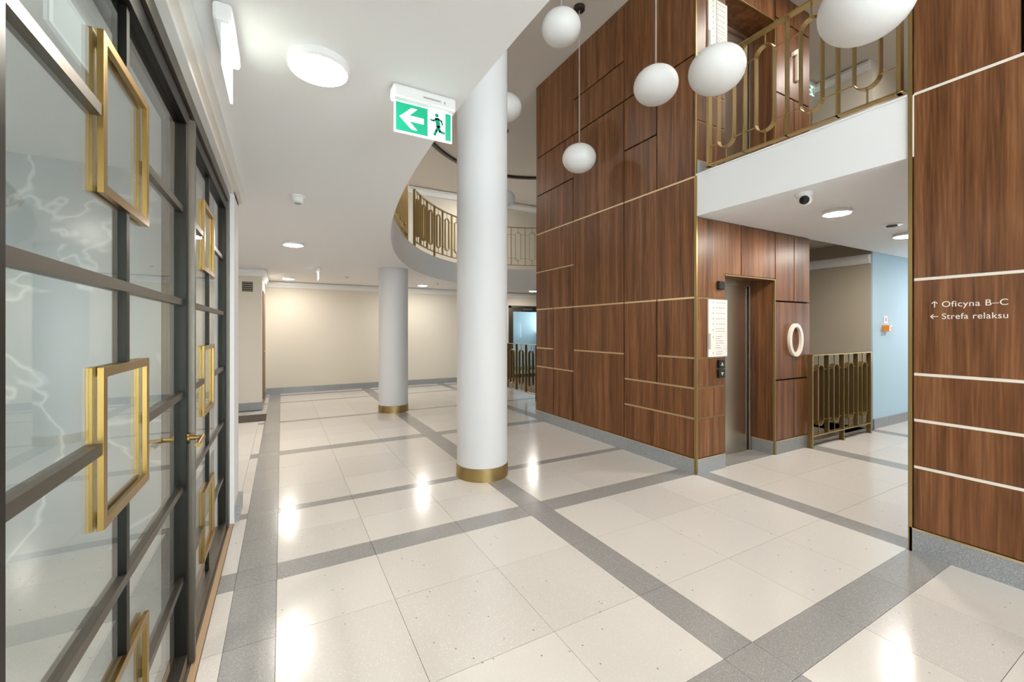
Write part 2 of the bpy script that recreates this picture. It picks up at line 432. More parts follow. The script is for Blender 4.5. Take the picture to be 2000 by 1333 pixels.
# lift front, both storeys
for dz, zc, rows_l, rows_r in (
    (0.0, ZS, (b0, .532, .831, 1.121, L0, ZS), None),
    (ZF+0.006, ZT, (b0, .532, .831, 1.174, 1.77, ZT-ZF-0.006), None)):
    top = zc
    rl = [dz + z for z in rows_l]; rl[-1] = top
    for z0, z1 in zip(rl[:-1], rl[1:]):
        if z1 == top:            # one panel runs round the corner of the opening
            xa, xb, xc, zo = XW+0.012+GV, 3.935-GV, 4.20-GV, dz+1.955+G
            MB().prism([(xa, z0+G), (xb, z0+G), (xb, zo), (xc, zo), (xc, top-G), (xa, top-G)], lambda p, q, d_: (p, d_, q), YC, YC+T).build('wall_panel', 'walnut', A)
        else: panelY(A, XW+0.012, 3.935, z0, z1)
    panelY(A, 4.20, 4.822, dz+1.955, top, brass_top=False)
    if dz == 0:
        rr = ((4.822, 5.205, b0, .828), (5.205, XK, b0, .828), (4.822, XK, .828, 1.716), (4.822, 5.205, 1.716, top), (5.205, XK, 1.716, top))
    else:
        rr = ((4.822, 5.205, dz+b0, 4.06), (5.205, XK, dz+b0, 4.06), (4.822, XK, 4.06, 4.89), (4.822, 5.205, 4.89, top), (5.205, XK, 4.89, top))
    for x0, x1, z0, z1 in rr: panelY(A, x0, x1, z0, z1, brass_top=False)
    # reveal panels: right cheek and soffit
    MB().box(4.81, 4.81+T, YC+0.012, 2.945, dz+b0, dz+1.955).build('reveal_panel', 'walnut', A)
    MB().box(3.935, 4.81, YC+0.012, 2.945, dz+1.955, dz+1.955+T).build('soffit_panel', 'walnut', A)
    MB().box(3.935, 4.825, YC-0.004, YC+0.012, dz+1.947, dz+1.957).build('brass_edge', 'brass', A)
    MB().box(4.807, 4.823, YC-0.005, YC+0.014, dz, dz+1.955).build('brass_edge', 'brass', A)
    # stone base
    for x0, x1 in ((XW+0.010, 3.93), (4.825, 5.20), (5.20, XK)):
        MB().box(x0+.001, x1-.001, YC-0.008, YC+T, dz, dz+b0-0.006).build('base_block', 'base_grey', A)
        MB().box(x0, x1, YC-0.008, YC+T, dz+b0-0.006, dz+b0+0.004).build('brass_strip', 'brass_bright', A)
    MB().box(4.80, 4.81+T, YC+0.014, 2.93, dz, dz+b0-0.006).build('base_block', 'base_grey', A)
    MB().box(4.80, 4.81+T, YC+0.014, 2.93, dz+b0-0.006, dz+b0+0.004).build('brass_strip', 'brass_bright', A)
# base of the long side
ys = [YC-0.005, 2.97, 3.56, 4.15, 4.74, 5.30, YE]
for y0, y1 in zip(ys[:-1], ys[1:]):
    MB().box(XW-0.010, XW+T, y0+.001, y1-.001, 0, b0-0.006).build('base_block', 'base_grey', A)
MB().box(XW-0.010, XW+T, YC, YE, b0-0.006, b0+0.004).build('brass_strip', 'brass_bright', A)
# brass corner bead
MB().box(XW-0.012, XW+0.010, YC-0.012, YC+0.012, 0, ZF-0.01).box(XW-0.004, XW+0.010, YC-0.004, YC+0.012, ZF-0.01, ZT).build('corner_bead', 'brass', A)
# right-hand wall panels
yr = (0.644, YP-0.012)
for z0, z1 in zip((b0, .535, .829, 1.118, 1.713), (.535, .829, 1.118, 1.713, 2.882)):
    panelX(rwall, -0.62, YP-0.012, z0, z1, strip='letter_white')  # brass strips coloured white here, the light on them put into the colour
    panelX(rwall, -2.6, -0.62, z0, z1, strip='letter_white')
for y0, y1 in ((0.644, YP-0.012), (-0.62, 0.644), (-2.6, -0.62)): panelX(rwall, y0, y1, 2.882, ZT, brass_top=False)
for y0, y1 in ((0.52, YP), (-0.07, 0.52), (-0.66, -0.07), (-1.3, -0.66), (-2.6, -1.3)):
    MB().box(XW-0.010, XW+T, y0+.001, y1-.001, 0, b0-0.006).build('base_block', 'base_grey', rwall)
MB().box(XW-0.010, XW+T, -2.6, YP, b0-0.006, b0+0.006).build('brass_strip', 'brass_bright', rwall)
MB().box(XW-0.010, XW+0.012, YP-0.014, YP+0.006, 0, ZT).build('corner_bead', 'brass', rwall)
MB().box(XW+0.014, XW+0.34, YP-T, YP, b0, ZT).build('end_panel', 'walnut', rwall)
MB().box(XW+0.014, XW+0.35, YP-T, YP+0.012, 0, b0).build('base_block', 'base_grey', rwall)

# ================================================================== OTHER WALLS
def cprof(d, h):
    return [(0, -h), (d*0.35, -h), (d*0.42, -h*0.80), (d*0.60, -h*0.55), (d*0.75, -h*0.50), (d*0.75, -0.022), (d*0.5, -0.022), (d*0.5, 0), (0, 0)]
def cornice_y(y, x0, x1, zt, d=0.09, h=0.12, par=None):
    """moulded white cornice on a wall y = const, facing -y"""
    return MB().prism(cprof(d, h), lambda a, b, e: (e, y-a, zt+b), x0, x1).build('cornice', 'white_gloss', par)
def cornice_x(x, y0, y1, zt, d=0.09, h=0.12, par=None, sgn=1):
    return MB().prism(cprof(d, h), lambda a, b, e: (x+sgn*a, e, zt+b), y0, y1).build('cornice', 'white_gloss', par)
# far wall with a doorway
DX0, DX1, DZ = 5.62, 6.95, 2.075
wb = MB().box(-4.2, DX0, YB, YB+0.2, 0, ZC).box(DX1, 10.5, YB, YB+0.2, 0, ZC).box(DX0, DX1, YB, YB+0.2, DZ, ZC)
wback = struct(wb, 'wall_back', 'cream_wall', 'cream far wall of the hall', 'wall')
cornice_y(YB, -0.30, 8.0, ZC-0.012, par=wback)
MB().box(-0.30, 8.0, YB-0.05, YB, ZC-0.014, ZC-0.0).build('shadow_gap', 'beige_wall', wback)
xs = [-0.30] + [0.05 + 0.59*i for i in range(10)]
for i, (x0, x1) in enumerate(zip(xs[:-1], xs[1:])):
    MB().box(x0+.001, x1-.001, YB-0.018, YB, 0, 0.13).build('base_block', 'base_grey', wback)
wub = struct(MB().box(-4.2, 10.5, 11.05, 11.2, ZF, ZT), 'wall_back_upper', 'cream_wall', 'cream wall behind the upper gallery', 'wall')
cornice_y(11.05, -4.2, 10.5, ZT, par=wub, d=0.2, h=0.17)
MB().box(-4.2, 10.5, 11.03, 11.05, ZF, ZF+0.13).build('base_block', 'base_grey', wub)
# left: pier between side passage and far wall
wl = struct(MB().box(-4.2, -0.305, 8.48, YB, 0, ZC), 'wall_left_pier', 'cream_wall', 'beige pier with air grille at the end of the side passage', 'wall')
cornice_y(8.48, -4.2, -0.26, ZC, par=wl)
cornice_x(-0.305, 8.44, YB, ZC, par=wl)
MB().box(-2.0, -0.290, 8.462, 8.48, 0, 0.135).build('base_block', 'base_grey', wl)
for y0, y1 in ((8.46, 8.80), (9.86, YB)):
    MB().box(-0.305, -0.288, y0, y1, 0, 0.135).build('base_block', 'base_grey', wl)
d2 = struct(MB().box(-0.306, -0.292, 8.82, 9.84, 0.0, 2.1), 'door_4', 'door_wood', 'brown wooden door in the side of the pier', 'door')
MB().lathe((-0.275, 8.92, 1.0), [(0.0, -0.012), (0.012, -0.012), (0.012, 0.012), (0, 0.012)], 12, 'y').build('door_handle', 'brass', d2)
# left wall: stub after the glass doors, wall before them, lintel, end wall of the side room
wst = struct(MB().box(-4.2, -0.300, 3.60, 3.94, 0, ZC), 'wall_left', 'white_paint', 'short white wall end beside the glass doors', 'wall')
MB().box(-0.305, -0.270, 3.628, 3.945, 0, 0.115).build('base_block', 'base_grey', wst)
MB().box(-4.2, -0.42, 3.565, 3.60, 0, ZC).build('marble_lining', 'marble', wst)
struct(MB().box(-0.50, -0.34, -4.6, 0.70, 0, ZC), 'wall_left_near', 'white_paint', 'white wall before the glass doors', 'wall')
struct(MB().box(-4.3, -4.2, -4.6, YB, 0, ZT), 'wall_side_room', 'marble', 'grey marble wall of the room behind the glass doors', 'wall')
tl = struct(MB().box(-0.42, -0.332, 0.70, 3.60, 2.365, ZC), 'trim_2', 'white_gloss', 'white cornice above the glass doors', 'trim')
MB().box(-0.335, -0.300, -4.6, 3.95, 2.372, 2.405).build('cornice', 'white_gloss', tl)
MB().box(-0.335, -0.275, -4.6, 3.95, 2.395, 2.418).build('cornice', 'threshold_wood' if False else 'sign_plate', tl)
MB().box(-0.335, -0.245, -4.6, 3.96, 2.412, ZC).build('cornice', 'white_gloss', tl)
# stair well: beige wall, wall tinted blue for daylight
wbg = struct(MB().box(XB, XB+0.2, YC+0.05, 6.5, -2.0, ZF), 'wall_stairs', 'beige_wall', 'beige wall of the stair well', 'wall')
for zt in (ZS-0.03, ZT):
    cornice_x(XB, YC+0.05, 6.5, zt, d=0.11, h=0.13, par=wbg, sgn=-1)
wbl = struct(MB().box(XB, 10.5, YC+0.03, YC+0.049, 0, ZF), 'wall_corridor', 'daylight_blue_wall', 'pale wall at the end of the corridor, its colour tinted for blue daylight', 'wall')
for i in range(6):
    MB().box(XB+0.001+0.45*i, XB+0.449+0.45*i, YC+0.012, YC+0.03, 0, 0.135).build('base_block', 'base_grey', wbl)
struct(MB().box(XW+0.34, 10.5, -0.5, -0.4, 0, ZT), 'wall_corridor_near', 'cream_wall', 'near wall of the side corridor', 'wall')
wup = struct(MB().box(XB, XB+0.2, YC+0.03, 6.5, ZF, ZT).box(XB+0.2, 10.5, YC+0.03, YC+0.2, ZF, ZT), 'wall_stairs_upper', 'cream_wall', 'pale upper wall behind the corridor railing', 'wall')
# stairs going down behind the railing
st = thing('staircase', 'terrazzo stair flight going down behind the brass railing', 'stairs', (6.4, 2.7, 0), kind='structure')
for i in range(9):
    MB().box(XK+0.01, XB, YC+0.10+0.28*i, YC+0.10+0.28*(i+1), -0.17*(i+1)-0.17, -0.17*(i+1)).build('step', 'tile_grey', st)
MB().box(XK+0.01, XB, YC, YC+0.10, -0.16, 0).build('nosing', 'tile_grey', st)
# unseen glazed front, added behind the camera to let in fill daylight
wn = thing('added_glazing', 'dark framed glazed front added behind the camera for daylight', 'window', (-0.4, -4.55, 0), kind='structure')
for x in (-4.2, -2.3, -0.4, 1.5, 3.4): MB().box(x-0.05, x+0.05, -4.6, -4.5, 0, ZT).build('mullion', 'frame_dark', wn)
for z in (0.0, ZC-0.09, ZF, ZT-0.09): MB().box(-4.2, 3.5, -4.6, -4.5, z, z+0.09).build('transom', 'frame_dark', wn)
for z0, z1 in ((0.09, ZC-0.09), (ZF+0.09, ZT-0.09)): MB().box(-4.2, 3.5, -4.56, -4.55, z0, z1).build('glass_pane', 'clear_glass', wn)
struct(MB().box(10.4, 10.5, 2.9, 11.2, -0.1, ZT), 'wall_east', 'cream_wall', 'cream end wall behind the lift core', 'wall')
struct(MB().box(XK-0.1, XK, YC, 6.4, -2.2, -0.12).box(XK, XB, 6.3, 6.4, -2.2, -0.12).box(XK, XB, YC, 6.4, -2.3, -2.2), 'wall_stair_shaft', 'beige_wall', 'walls of the stair shaft below the floor', 'wall')
# end of the corridor: window giving daylight; the wall colour carries the blue
we = struct(MB().box(10.4, 10.5, -0.5, 2.9, 0, 1.0).box(10.4, 10.5, -0.5, 2.9, 1.7, ZT).box(10.4, 10.5, -0.5, 0.8, 1.0, 1.7), 'wall_corridor_end', 'daylight_blue_wall', 'end wall of the side corridor', 'wall')
w2 = thing('window_2', 'window at the far end of the side corridor', 'window', (10.45, 1.7, 0.8), kind='structure')
for y in (0.8, 1.7, 2.62): MB().box(10.42, 10.48, y, y+0.05, 1.0, 1.7).build('mullion', 'frame_dark', w2)
# room beyond the far doorway
bl = MB().box(DX0-0.7, DX1+1.0, 12.4, 12.5, 0, ZC).box(DX0-0.7, DX0-0.6, YB+.2, 12.4, 0, ZC)
vb = struct(bl, 'wall_lobby_back', 'daylight_blue_wall', 'pale wall tinted for blue daylight, seen through the far glass door', 'wall')
struct(MB().box(DX1+0.9, DX1+1.0, YB+.2, 12.4, 0, 1.3).box(DX1+0.9, DX1+1.0, YB+.2, 12.4, 2.0, ZC), 'wall_lobby_side', 'daylight_blue_wall', 'side wall with window opening beyond the far glass door', 'wall')
struct(MB().box(DX0-0.7, DX1+1.0, YB+0.2, 12.5, ZC, ZC+0.1), 'ceiling_lobby_back', 'white_paint', 'ceiling beyond the far glass door', 'ceiling')
MB().box(DX0-0.6, DX1+0.9, 12.38, 12.4, 0, 0.13).build('base_block', 'base_grey', vb)
struct(MB().box(DX0-0.7, DX1+0.9, YB+0.2, 12.5, -0.05, 0), 'floor_lobby_back', 'tile_light', 'pale floor beyond the far glass door', 'floor')
sg = thing('fire_sign', 'small red and white sign on the blue tinted wall beyond the far door', 'sign', (6.27, 12.38, 1.45))
MB().box(6.17, 6.37, 12.37, 12.385, 1.32, 1.60).build('plate', 'white_gloss', sg)
MB().box(6.20, 6.29, 12.365, 12.372, 1.38, 1.54).build('pictogram', 'red_print', sg)

# ================================================================== COLUMNS
def column(x, y, label):
    c = thing('column', label, 'column', (x, y, 0), 'round white columns')
    MB().lathe((x, y, 0), [(0.243, 0.10), (0.243, ZT)], 64).build('shaft', 'white_column', c, smooth=True)
    MB().lathe((x, y, 0), [(0.250, 0.0), (0.250, 0.118), (0.243, 0.120)], 64).build('brass_base', 'brass', c, smooth=True)
column(1.705, 3.695, 'large white round column with brass base nearest the camera')
column(1.685, 7.29, 'smaller looking white round column farther back under the curved ceiling')

# ================================================================== GLASS DOORS
FX0, FX1 = -0.420, -0.338      # depth of the leaf
GX = -0.362
MZ = [0.38 + 0.3766*i for i in range(5)]
def glass_leaf(name, label, y0, y1, s0, s1, ym, lever):
    """leaf from y0 to y1 with stiles of width s0 / s1 and centre mullion ym"""
    d = thing(name, label, 'door', (GX, y0, 0), kind='structure')
    a, b = y0+s0, y1-s1
    for p, q in ((y0, a), (b, y1)):
        MB().box(FX0, FX1, p, q, 0.012, 2.295).build('stile', 'stile_shaded', d, bevel=0.002)
    MB().box(FX0, FX1, a, b, 2.235, 2.295).build('top_rail', 'stile_shaded', d)
    MB().box(FX0, FX1, a, b, 0.012, 0.075).build('bottom_rail', 'bronze_frame', d)
    MB().box(GX-0.003, GX+0.003, a, b, 0.075, 2.235).build('glass_pane', 'clear_glass', d)
    R, w = 0.182, 0.023
    rings = [MZ[4], MZ[2], MZ[0]]
    # centre mullion in pieces between the brass squares
    zz = [0.075, rings[2]-R, rings[2]+R, rings[1]-R, rings[1]+R, rings[0]-R, rings[0]+R, 2.235]
    for z0, z1 in zip(zz[0::2], zz[1::2]):
        MB().box(GX-0.016, GX+0.012, ym-0.012, ym+0.012, z0, z1).build('mullion', 'stile_shaded', d)
    for i, z in enumerate(MZ):
        segs = [(a, ym-R), (ym+R, b)] if i in (0, 2, 4) else [(a, b)]
        h = 0.013
        for p, q in segs: MB().box(GX-0.016, GX+0.0125, p, q, z-h, z+h).build('glazing_bar', 'bronze_frame', d)
    for z in rings:
        out = [(ym-R, z-R), (ym+R, z-R), (ym+R, z+R), (ym-R, z+R)]
        inn = [(ym-R+w, z-R+w), (ym+R-w, z-R+w), (ym+R-w, z+R-w), (ym-R+w, z+R-w)]
        for x0, x1 in ((GX+0.0035, GX+0.0155), (GX-0.0155, GX-0.0035)):
            MB().ring_strip(out, inn, lambda p, q, r: (r, p, q), x0, x1).build('brass_square', 'door_brass', d, bevel=0.001)
    if lever:
        yl, zl = y1-0.012, 0.95
        MB().box(FX1-0.002, FX1+0.020, y1-0.004, y1+0.026, 0.012, 2.27).build('astragal', 'bronze_frame', d)
        for sx, x in ((1, FX1), (-1, FX0)):
            hd = MB(); 
            hd.tube([(x, yl, zl), (x+sx*0.048, yl, zl)], 0.0085, 10)
            hd.tube([(x+sx*0.048, yl+0.006, zl), (x+sx*0.050, yl-0.13, zl-0.002)], 0.0098, 12)
            hl = hd.build('lever_handle', 'door_brass', d, smooth=True)
            MB().lathe((x, yl, zl), [(0.0, 0), (0.022, 0), (0.022, sx*0.006), (0.0, sx*0.006)], 20, 'x', cap=False).build('rosette', 'door_brass', hl, smooth=True)
    return d
glass_leaf('door_1', 'near bronze framed glass door leaf with brass squares and lever handle', 0.80, 2.17, 0.055, 0.042, 1.435, True)
glass_leaf('door_2', 'farther bronze framed glass door leaf with brass squares', 2.176, 3.53, 0.040, 0.060, 2.825, False)
tf = thing('trim_3', 'bronze metal frame around the glass doors', 'trim', (-0.37, 2.2, 0), kind='structure')
MB().box(-0.425, -0.326, 3.533, 3.60, 0, 2.36).build('jamb', 'bronze_frame', tf)
MB().box(-0.425, -0.326, 0.70, 0.797, 0, 2.36).build('jamb', 'bronze_frame', tf)
MB().box(-0.425, -0.326, 0.797, 3.533, 2.300, 2.36).build('head', 'bronze_frame', tf)

# ================================================================== LIFT DOORS
def lift(dz, name, label):
    d = thing(name, label, 'door', (4.37, 2.93, dz), kind='structure')
    MB().box(3.935, 3.985, 2.70, 2.945, dz, dz+1.955).build('left_jamb', 'bronze_frame', d)
    MB().box(4.755, 4.81, 2.915, 2.945, dz, dz+1.955).build('right_jamb', 'steel', d)
    MB().box(3.985, 4.755, 2.915, 2.945, dz+1.895, dz+1.955).build('head', 'steel', d)
    MB().box(3.985, 4.730, 2.938, 2.950, dz, dz+1.895).build('door_panel', 'steel', d)
    MB().box(4.730, 4.755, 2.945, 2.955, dz, dz+1.895).build('door_gap', 'joint_dark', d)
    MB().box(3.985, 4.755, 2.925, 2.945, dz-0.004, dz+0.003).build('sill', 'steel', d)
lift(0, 'door_3', 'brushed steel lift door on the ground floor')
lift(ZF+0.006, 'door_5', 'brushed steel lift door on the upper floor')
dg = thing('door_6', 'grey framed glass door in the far wall', 'door', (DX0, YB, 0), kind='structure')
m = MB().box(DX0, DX0+0.07, YB-0.02, YB+0.05, 0, DZ).box(DX1-0.07, DX1, YB-0.02, YB+0.05, 0, DZ).box(DX0, DX1, YB-0.02, YB+0.05, DZ-0.07, DZ)
m.build('frame', 'bronze_frame', dg)
MB().box(DX0+0.07, DX0+0.15, YB, YB+0.04, 0.02, DZ-0.07).box(DX1-0.15, DX1-0.07, YB, YB+0.04, 0.02, DZ-0.07).box(DX0+.15, DX1-.15, YB, YB+.04, DZ-0.17, DZ-0.07).box(DX0+.15, DX1-.15, YB, YB+.04, 0.02, 0.12).build('leaf_frame', 'bronze_frame', dg)
MB().box(DX0+0.15, DX1-0.15, YB+0.017, YB+0.023, 0.12, DZ-0.17).build('glass_pane', 'clear_glass', dg)
MB().box(DX0+0.45, DX0+0.75, YB-0.06, YB-0.02, DZ-0.13, DZ-0.08).build('door_closer', 'steel', dg)

# ================================================================== RAILINGS
def stadium(w, z0, z1, n=10):
    r = w/2; pts = []
    for i in range(n+1):
        a = math.pi + math.pi*i/n; pts.append((r*math.cos(a), z0 + r + r*math.sin(a)))
    for i in range(n+1):
        a = math.pi*i/n; pts.append((r*math.cos(a), z1 - r + r*math.sin(a)))
    return pts
def railing(name, label, path, zb, zt, units, loopw, posts=(0.0, 1.0), feet=(), depth=0.045, group='brass railings', zfloor=0.0, end_posts=True):
    """path(s) -> (x, y), s in 0..1; units = number of loop bays"""
    p0 = path(0.0)
    r = thing(name, label, 'railing', (p0[0], p0[1], zfloor), group)
    def tan(s):
        a, b = Vector(path(max(0, s-0.004))), Vector(path(min(1, s+0.004))); return (b-a).normalized()
    ns = max(2, units*3)
    pts = [Vector(path(i/ns)) for i in range(ns+1)]
    # rails as swept flat bars
    for nm, z0, z1, hd in (('top_rail', zt-0.014, zt, depth/2+0.004), ('bottom_rail', zb, zb+0.012, depth/2)):
        vs = []; fs = []
        for i, p in enumerate(pts):
            t = tan(i/ns); n = Vector((-t.y, t.x))*hd
            vs += [(p.x-n.x, p.y-n.y, z0), (p.x+n.x, p.y+n.y, z0), (p.x+n.x, p.y+n.y, z1), (p.x-n.x, p.y-n.y, z1)]
        for i in range(ns):
            o = i*4; q = o+4
            for k in range(4): fs.append((o+k, o+(k+1) % 4, q+(k+1) % 4, q+k))
        fs += [(3,2,1,0), tuple(ns*4+k for k in range(4))]
        MB().add(vs, fs).build(nm, 'brass', r)
    zl0, zl1 = zb+0.115, zt-0.125
    zr0, zr1 = zl0+loopw*0.42, zl1-loopw*0.42
    for i in range(units+1):
        s = i/units; p = path(s); t = tan(s)
        post = i in (0, units) and end_posts
        MB().obox(p, t, 0.012 if post else 0.0055, depth/2, (zfloor if (post or i in feet) else zb), zt-0.012).build('post' if post else 'baluster', 'brass', r)
        if (post or i in feet) and zfloor is not None:
            MB().lathe((p[0], p[1], zfloor), [(0.035, 0), (0.035, 0.006)], 16).build('foot_plate', 'brass', r)
    for i in range(units):
        s = (i+0.5)/units; p = Vector(path(s)); t = tan(s); n = Vector((-t.y, t.x))
        conv = lambda a, z, d: (p.x+t.x*a+n.x*d, p.y+t.y*a+n.y*d, z)
        MB().ring_strip(stadium(loopw, zl0, zl1), stadium(loopw-0.014, zl0+0.007, zl1-0.007), conv, -depth/2, depth/2).build('loop_baluster', 'brass', r)
        half = (Vector(path((i+1)/units)) - Vector(path(i/units))).length/2
        for q in ((-0.004, 0.004, zl1-0.004, zt-0.012, 0.005), (-0.004, 0.004, zb+0.01, zl0+0.004, 0.005),
                  (-half, -loopw/2+0.004, zr0-0.004, zr0+0.004, 0.004), (loopw/2-0.004, half, zr0-0.004, zr0+0.004, 0.004),
                  (-half, -loopw/2+0.004, zr1-0.004, zr1+0.004, 0.004), (loopw/2-0.004, half, zr1-0.004, zr1+0.004, 0.004)):
            MB().add(*boxconv(conv, *q)).build('connecting_rod', 'brass', r)
    return r
def boxconv(conv, a0, a1, z0, z1, hd):
    vs = [conv(a0,z0,-hd), conv(a1,z0,-hd), conv(a1,z0,hd), conv(a0,z0,hd), conv(a0,z1,-hd), conv(a1,z1,-hd), conv(a1,z1,hd), conv(a0,z1,hd)]
    return vs, [(3,2,1,0),(4,5,6,7),(0,1,5,4),(1,2,6,5),(2,3,7,6),(3,0,4,7)]
def line(a, b): return lambda s: (a[0]+(b[0]-a[0])*s, a[1]+(b[1]-a[1])*s)
railing('stair_railing', 'brass railing beside the lift guarding the stairs down', line((5.475, 2.625), (6.965, 2.625)), 0.13, 1.10, 4, 0.145, feet=(2,), depth=0.052)
railing('stair_railing', 'far brass railing glimpsed between the white column and walnut wall', line((4.36, 5.75), (4.36, 8.5)), 0.12, 1.10, 7, 0.15, feet=(3,), depth=0.05)
railing('stair_railing', 'thin far stair rail in front of the beige stair wall', line((XK+0.05, 4.0), (XB-0.05, 4.0)), 0.13, 1.09, 4, 0.15, depth=0.05)
railing('balcony_railing', 'straight brass railing of the upper corridor above the white beam', line((XW+0.035, 2.55), (XW+0.035, 1.165)), 2.935, 3.895, 4, 0.155, depth=0.05, zfloor=2.93)
# curved gallery railing: equal steps along the ellipse
def ell_path(t0, t1, k):
    n = 400; P = [Vector(ell(t0+(t1-t0)*i/n, k)) for i in range(n+1)]
    cum = [0]
    for i in range(n): cum.append(cum[-1] + (P[i+1]-P[i]).length)
    def f(s):
        d = s*cum[-1]
        for i in range(n):
            if cum[i+1] >= d:
                u = (d-cum[i])/(cum[i+1]-cum[i]); q = P[i].lerp(P[i+1], u); return (q.x, q.y)
        return tuple(P[-1])
    return f, cum[-1]
for t0, t1, lab in ((0.10, 0.795, 'curved brass gallery railing left of the far column, seen nearly edge on'), (0.885, 1.95, 'curved brass gallery railing along the far upper floor')):
    pf, ln = ell_path(t0, t1, 1.008)
    railing('gallery_railing', lab, pf, 2.985, 3.93, round(ln/0.355), 0.145, zfloor=ZF, depth=0.045, feet=tuple(range(3, 40, 3)))

# ================================================================== PENDANT LAMPS
def pendant(x, y, z, label):
    p = thing('pendant_lamp', label, 'lamp', (x, y, z), 'opal glass globe pendants')
    prof = []
    for i in range(21):
        a = -math.pi/2 + math.pi*i/20
        prof.append((max(0.0001, 0.195*math.cos(a)**0.92 if math.cos(a) > 0 else 0.0001), 0.160*math.sin(a)))
    MB().lathe((x, y, z), prof, 40, cap=False).build('globe', 'globe', p, smooth=True)
    MB().tube([(x, y, z+0.155), (x, y, ZT-0.01)], 0.003, 6).tube([(x+0.010, y, z+0.155), (x+0.010, y, ZT-0.01)], 0.0012, 5).build('cord', 'cord', p)
    MB().lathe((x, y, ZT), [(0.06, -0.045), (0.065, -0.04), (0.065, 0)], 24).build('ceiling_canopy', 'canopy_metal', p, smooth=True)
pendant(2.46, 3.44, 4.43, 'topmost whole white globe pendant beside a dark ceiling canopy')
pendant(2.98, 2.70, 3.62, 'white globe pendant hanging before the middle of the walnut wall')
pendant(2.82, 1.98, 3.32, 'white globe pendant overlapping the left end of the corridor railing')
pendant(3.06, 3.92, 3.41, 'white globe pendant hanging lowest in the picture before the walnut wall')
pendant(2.50, 0.955, 2.985, 'largest looking white globe pendant at the top edge of the picture')
pendant(2.46, 4.62, 4.18, 'white globe pendant half hidden behind the near column, upper one')
pendant(3.72, 7.03, 3.89, 'small far globe pendant half hidden behind the near column, lower one')

# ================================================================== CEILING LAMPS
def ceiling_lamp(x, y, z, label, r=0.112, glow='lamp_light'):
    c = thing('ceiling_lamp', label, 'lamp', (x, y, z), 'round ceiling lamps')
    MB().lathe((x, y, z), [(r*0.985, 0.0), (r, -0.006), (r, -0.026), (r*0.93, -0.034), (r*0.90, -0.030)], 40, cap=False).build('housing', 'white_gloss', c, smooth=True)
    MB().lathe((x, y, z), [(0.0005, -0.0395), (r*0.55, -0.039), (r*0.82, -0.0365), (r*0.90, -0.031)], 40, cap=False).build('diffuser', glow, c, smooth=True)
ceiling_lamp(0.127, 1.79, ZC, 'nearest large round ceiling lamp on the white ceiling')
ceiling_lamp(0.122, 5.66, ZC, 'round ceiling lamp beyond the smoke detector')
ceiling_lamp(0.117, 9.50, ZC, 'far round ceiling lamp near the beige pier', glow='lamp_light_dim')
ceiling_lamp(2.85, 9.45, ZC, 'far round ceiling lamp between the two columns', glow='lamp_light_dim')
ceiling_lamp(5.85, 9.45, ZC, 'far round ceiling lamp beside the walnut wall', glow='lamp_light_dim')
ceiling_lamp(4.46, 1.92, ZS, 'round ceiling lamp in the corridor in front of the lift')
ceiling_lamp(6.23, 2.01, ZS, 'corridor ceiling lamp partly hidden by the right walnut wall')
for x, y, z, lb in ((0.13, -2.1, ZC, 'round ceiling lamp of the hall behind the camera'), (2.4, -2.6, ZT, 'round lamp on the upper ceiling behind the camera'),
                    (-1.3, 6.2, ZC, 'round ceiling lamp in the side passage left of the hall'), (0.35, -1.2, ZT, 'round lamp over the near left end of the upper gallery'),
                    (0.2, 6.0, ZT, 'round lamp over the left side of the upper gallery'), (1.6, 9.7, ZT, 'round lamp over the far left corner of the upper gallery'),
                    (4.6, 10.0, ZT, 'round lamp over the far side of the upper gallery'), (4.7, 1.75, ZT, 'round lamp over the upper corridor before the lift'),
                    (6.6, 1.75, ZT, 'round lamp at the end of the upper corridor'), (8.5, 1.5, ZS, 'round ceiling lamp at the far end of the lower corridor'),
                    (-1.7, 1.3, ZC, 'round ceiling lamp in the room behind the glass doors')):
    ceiling_lamp(x, y, z, lb, glow='lamp_light_soft' if z > 3 and x < 4.65 else 'lamp_light')

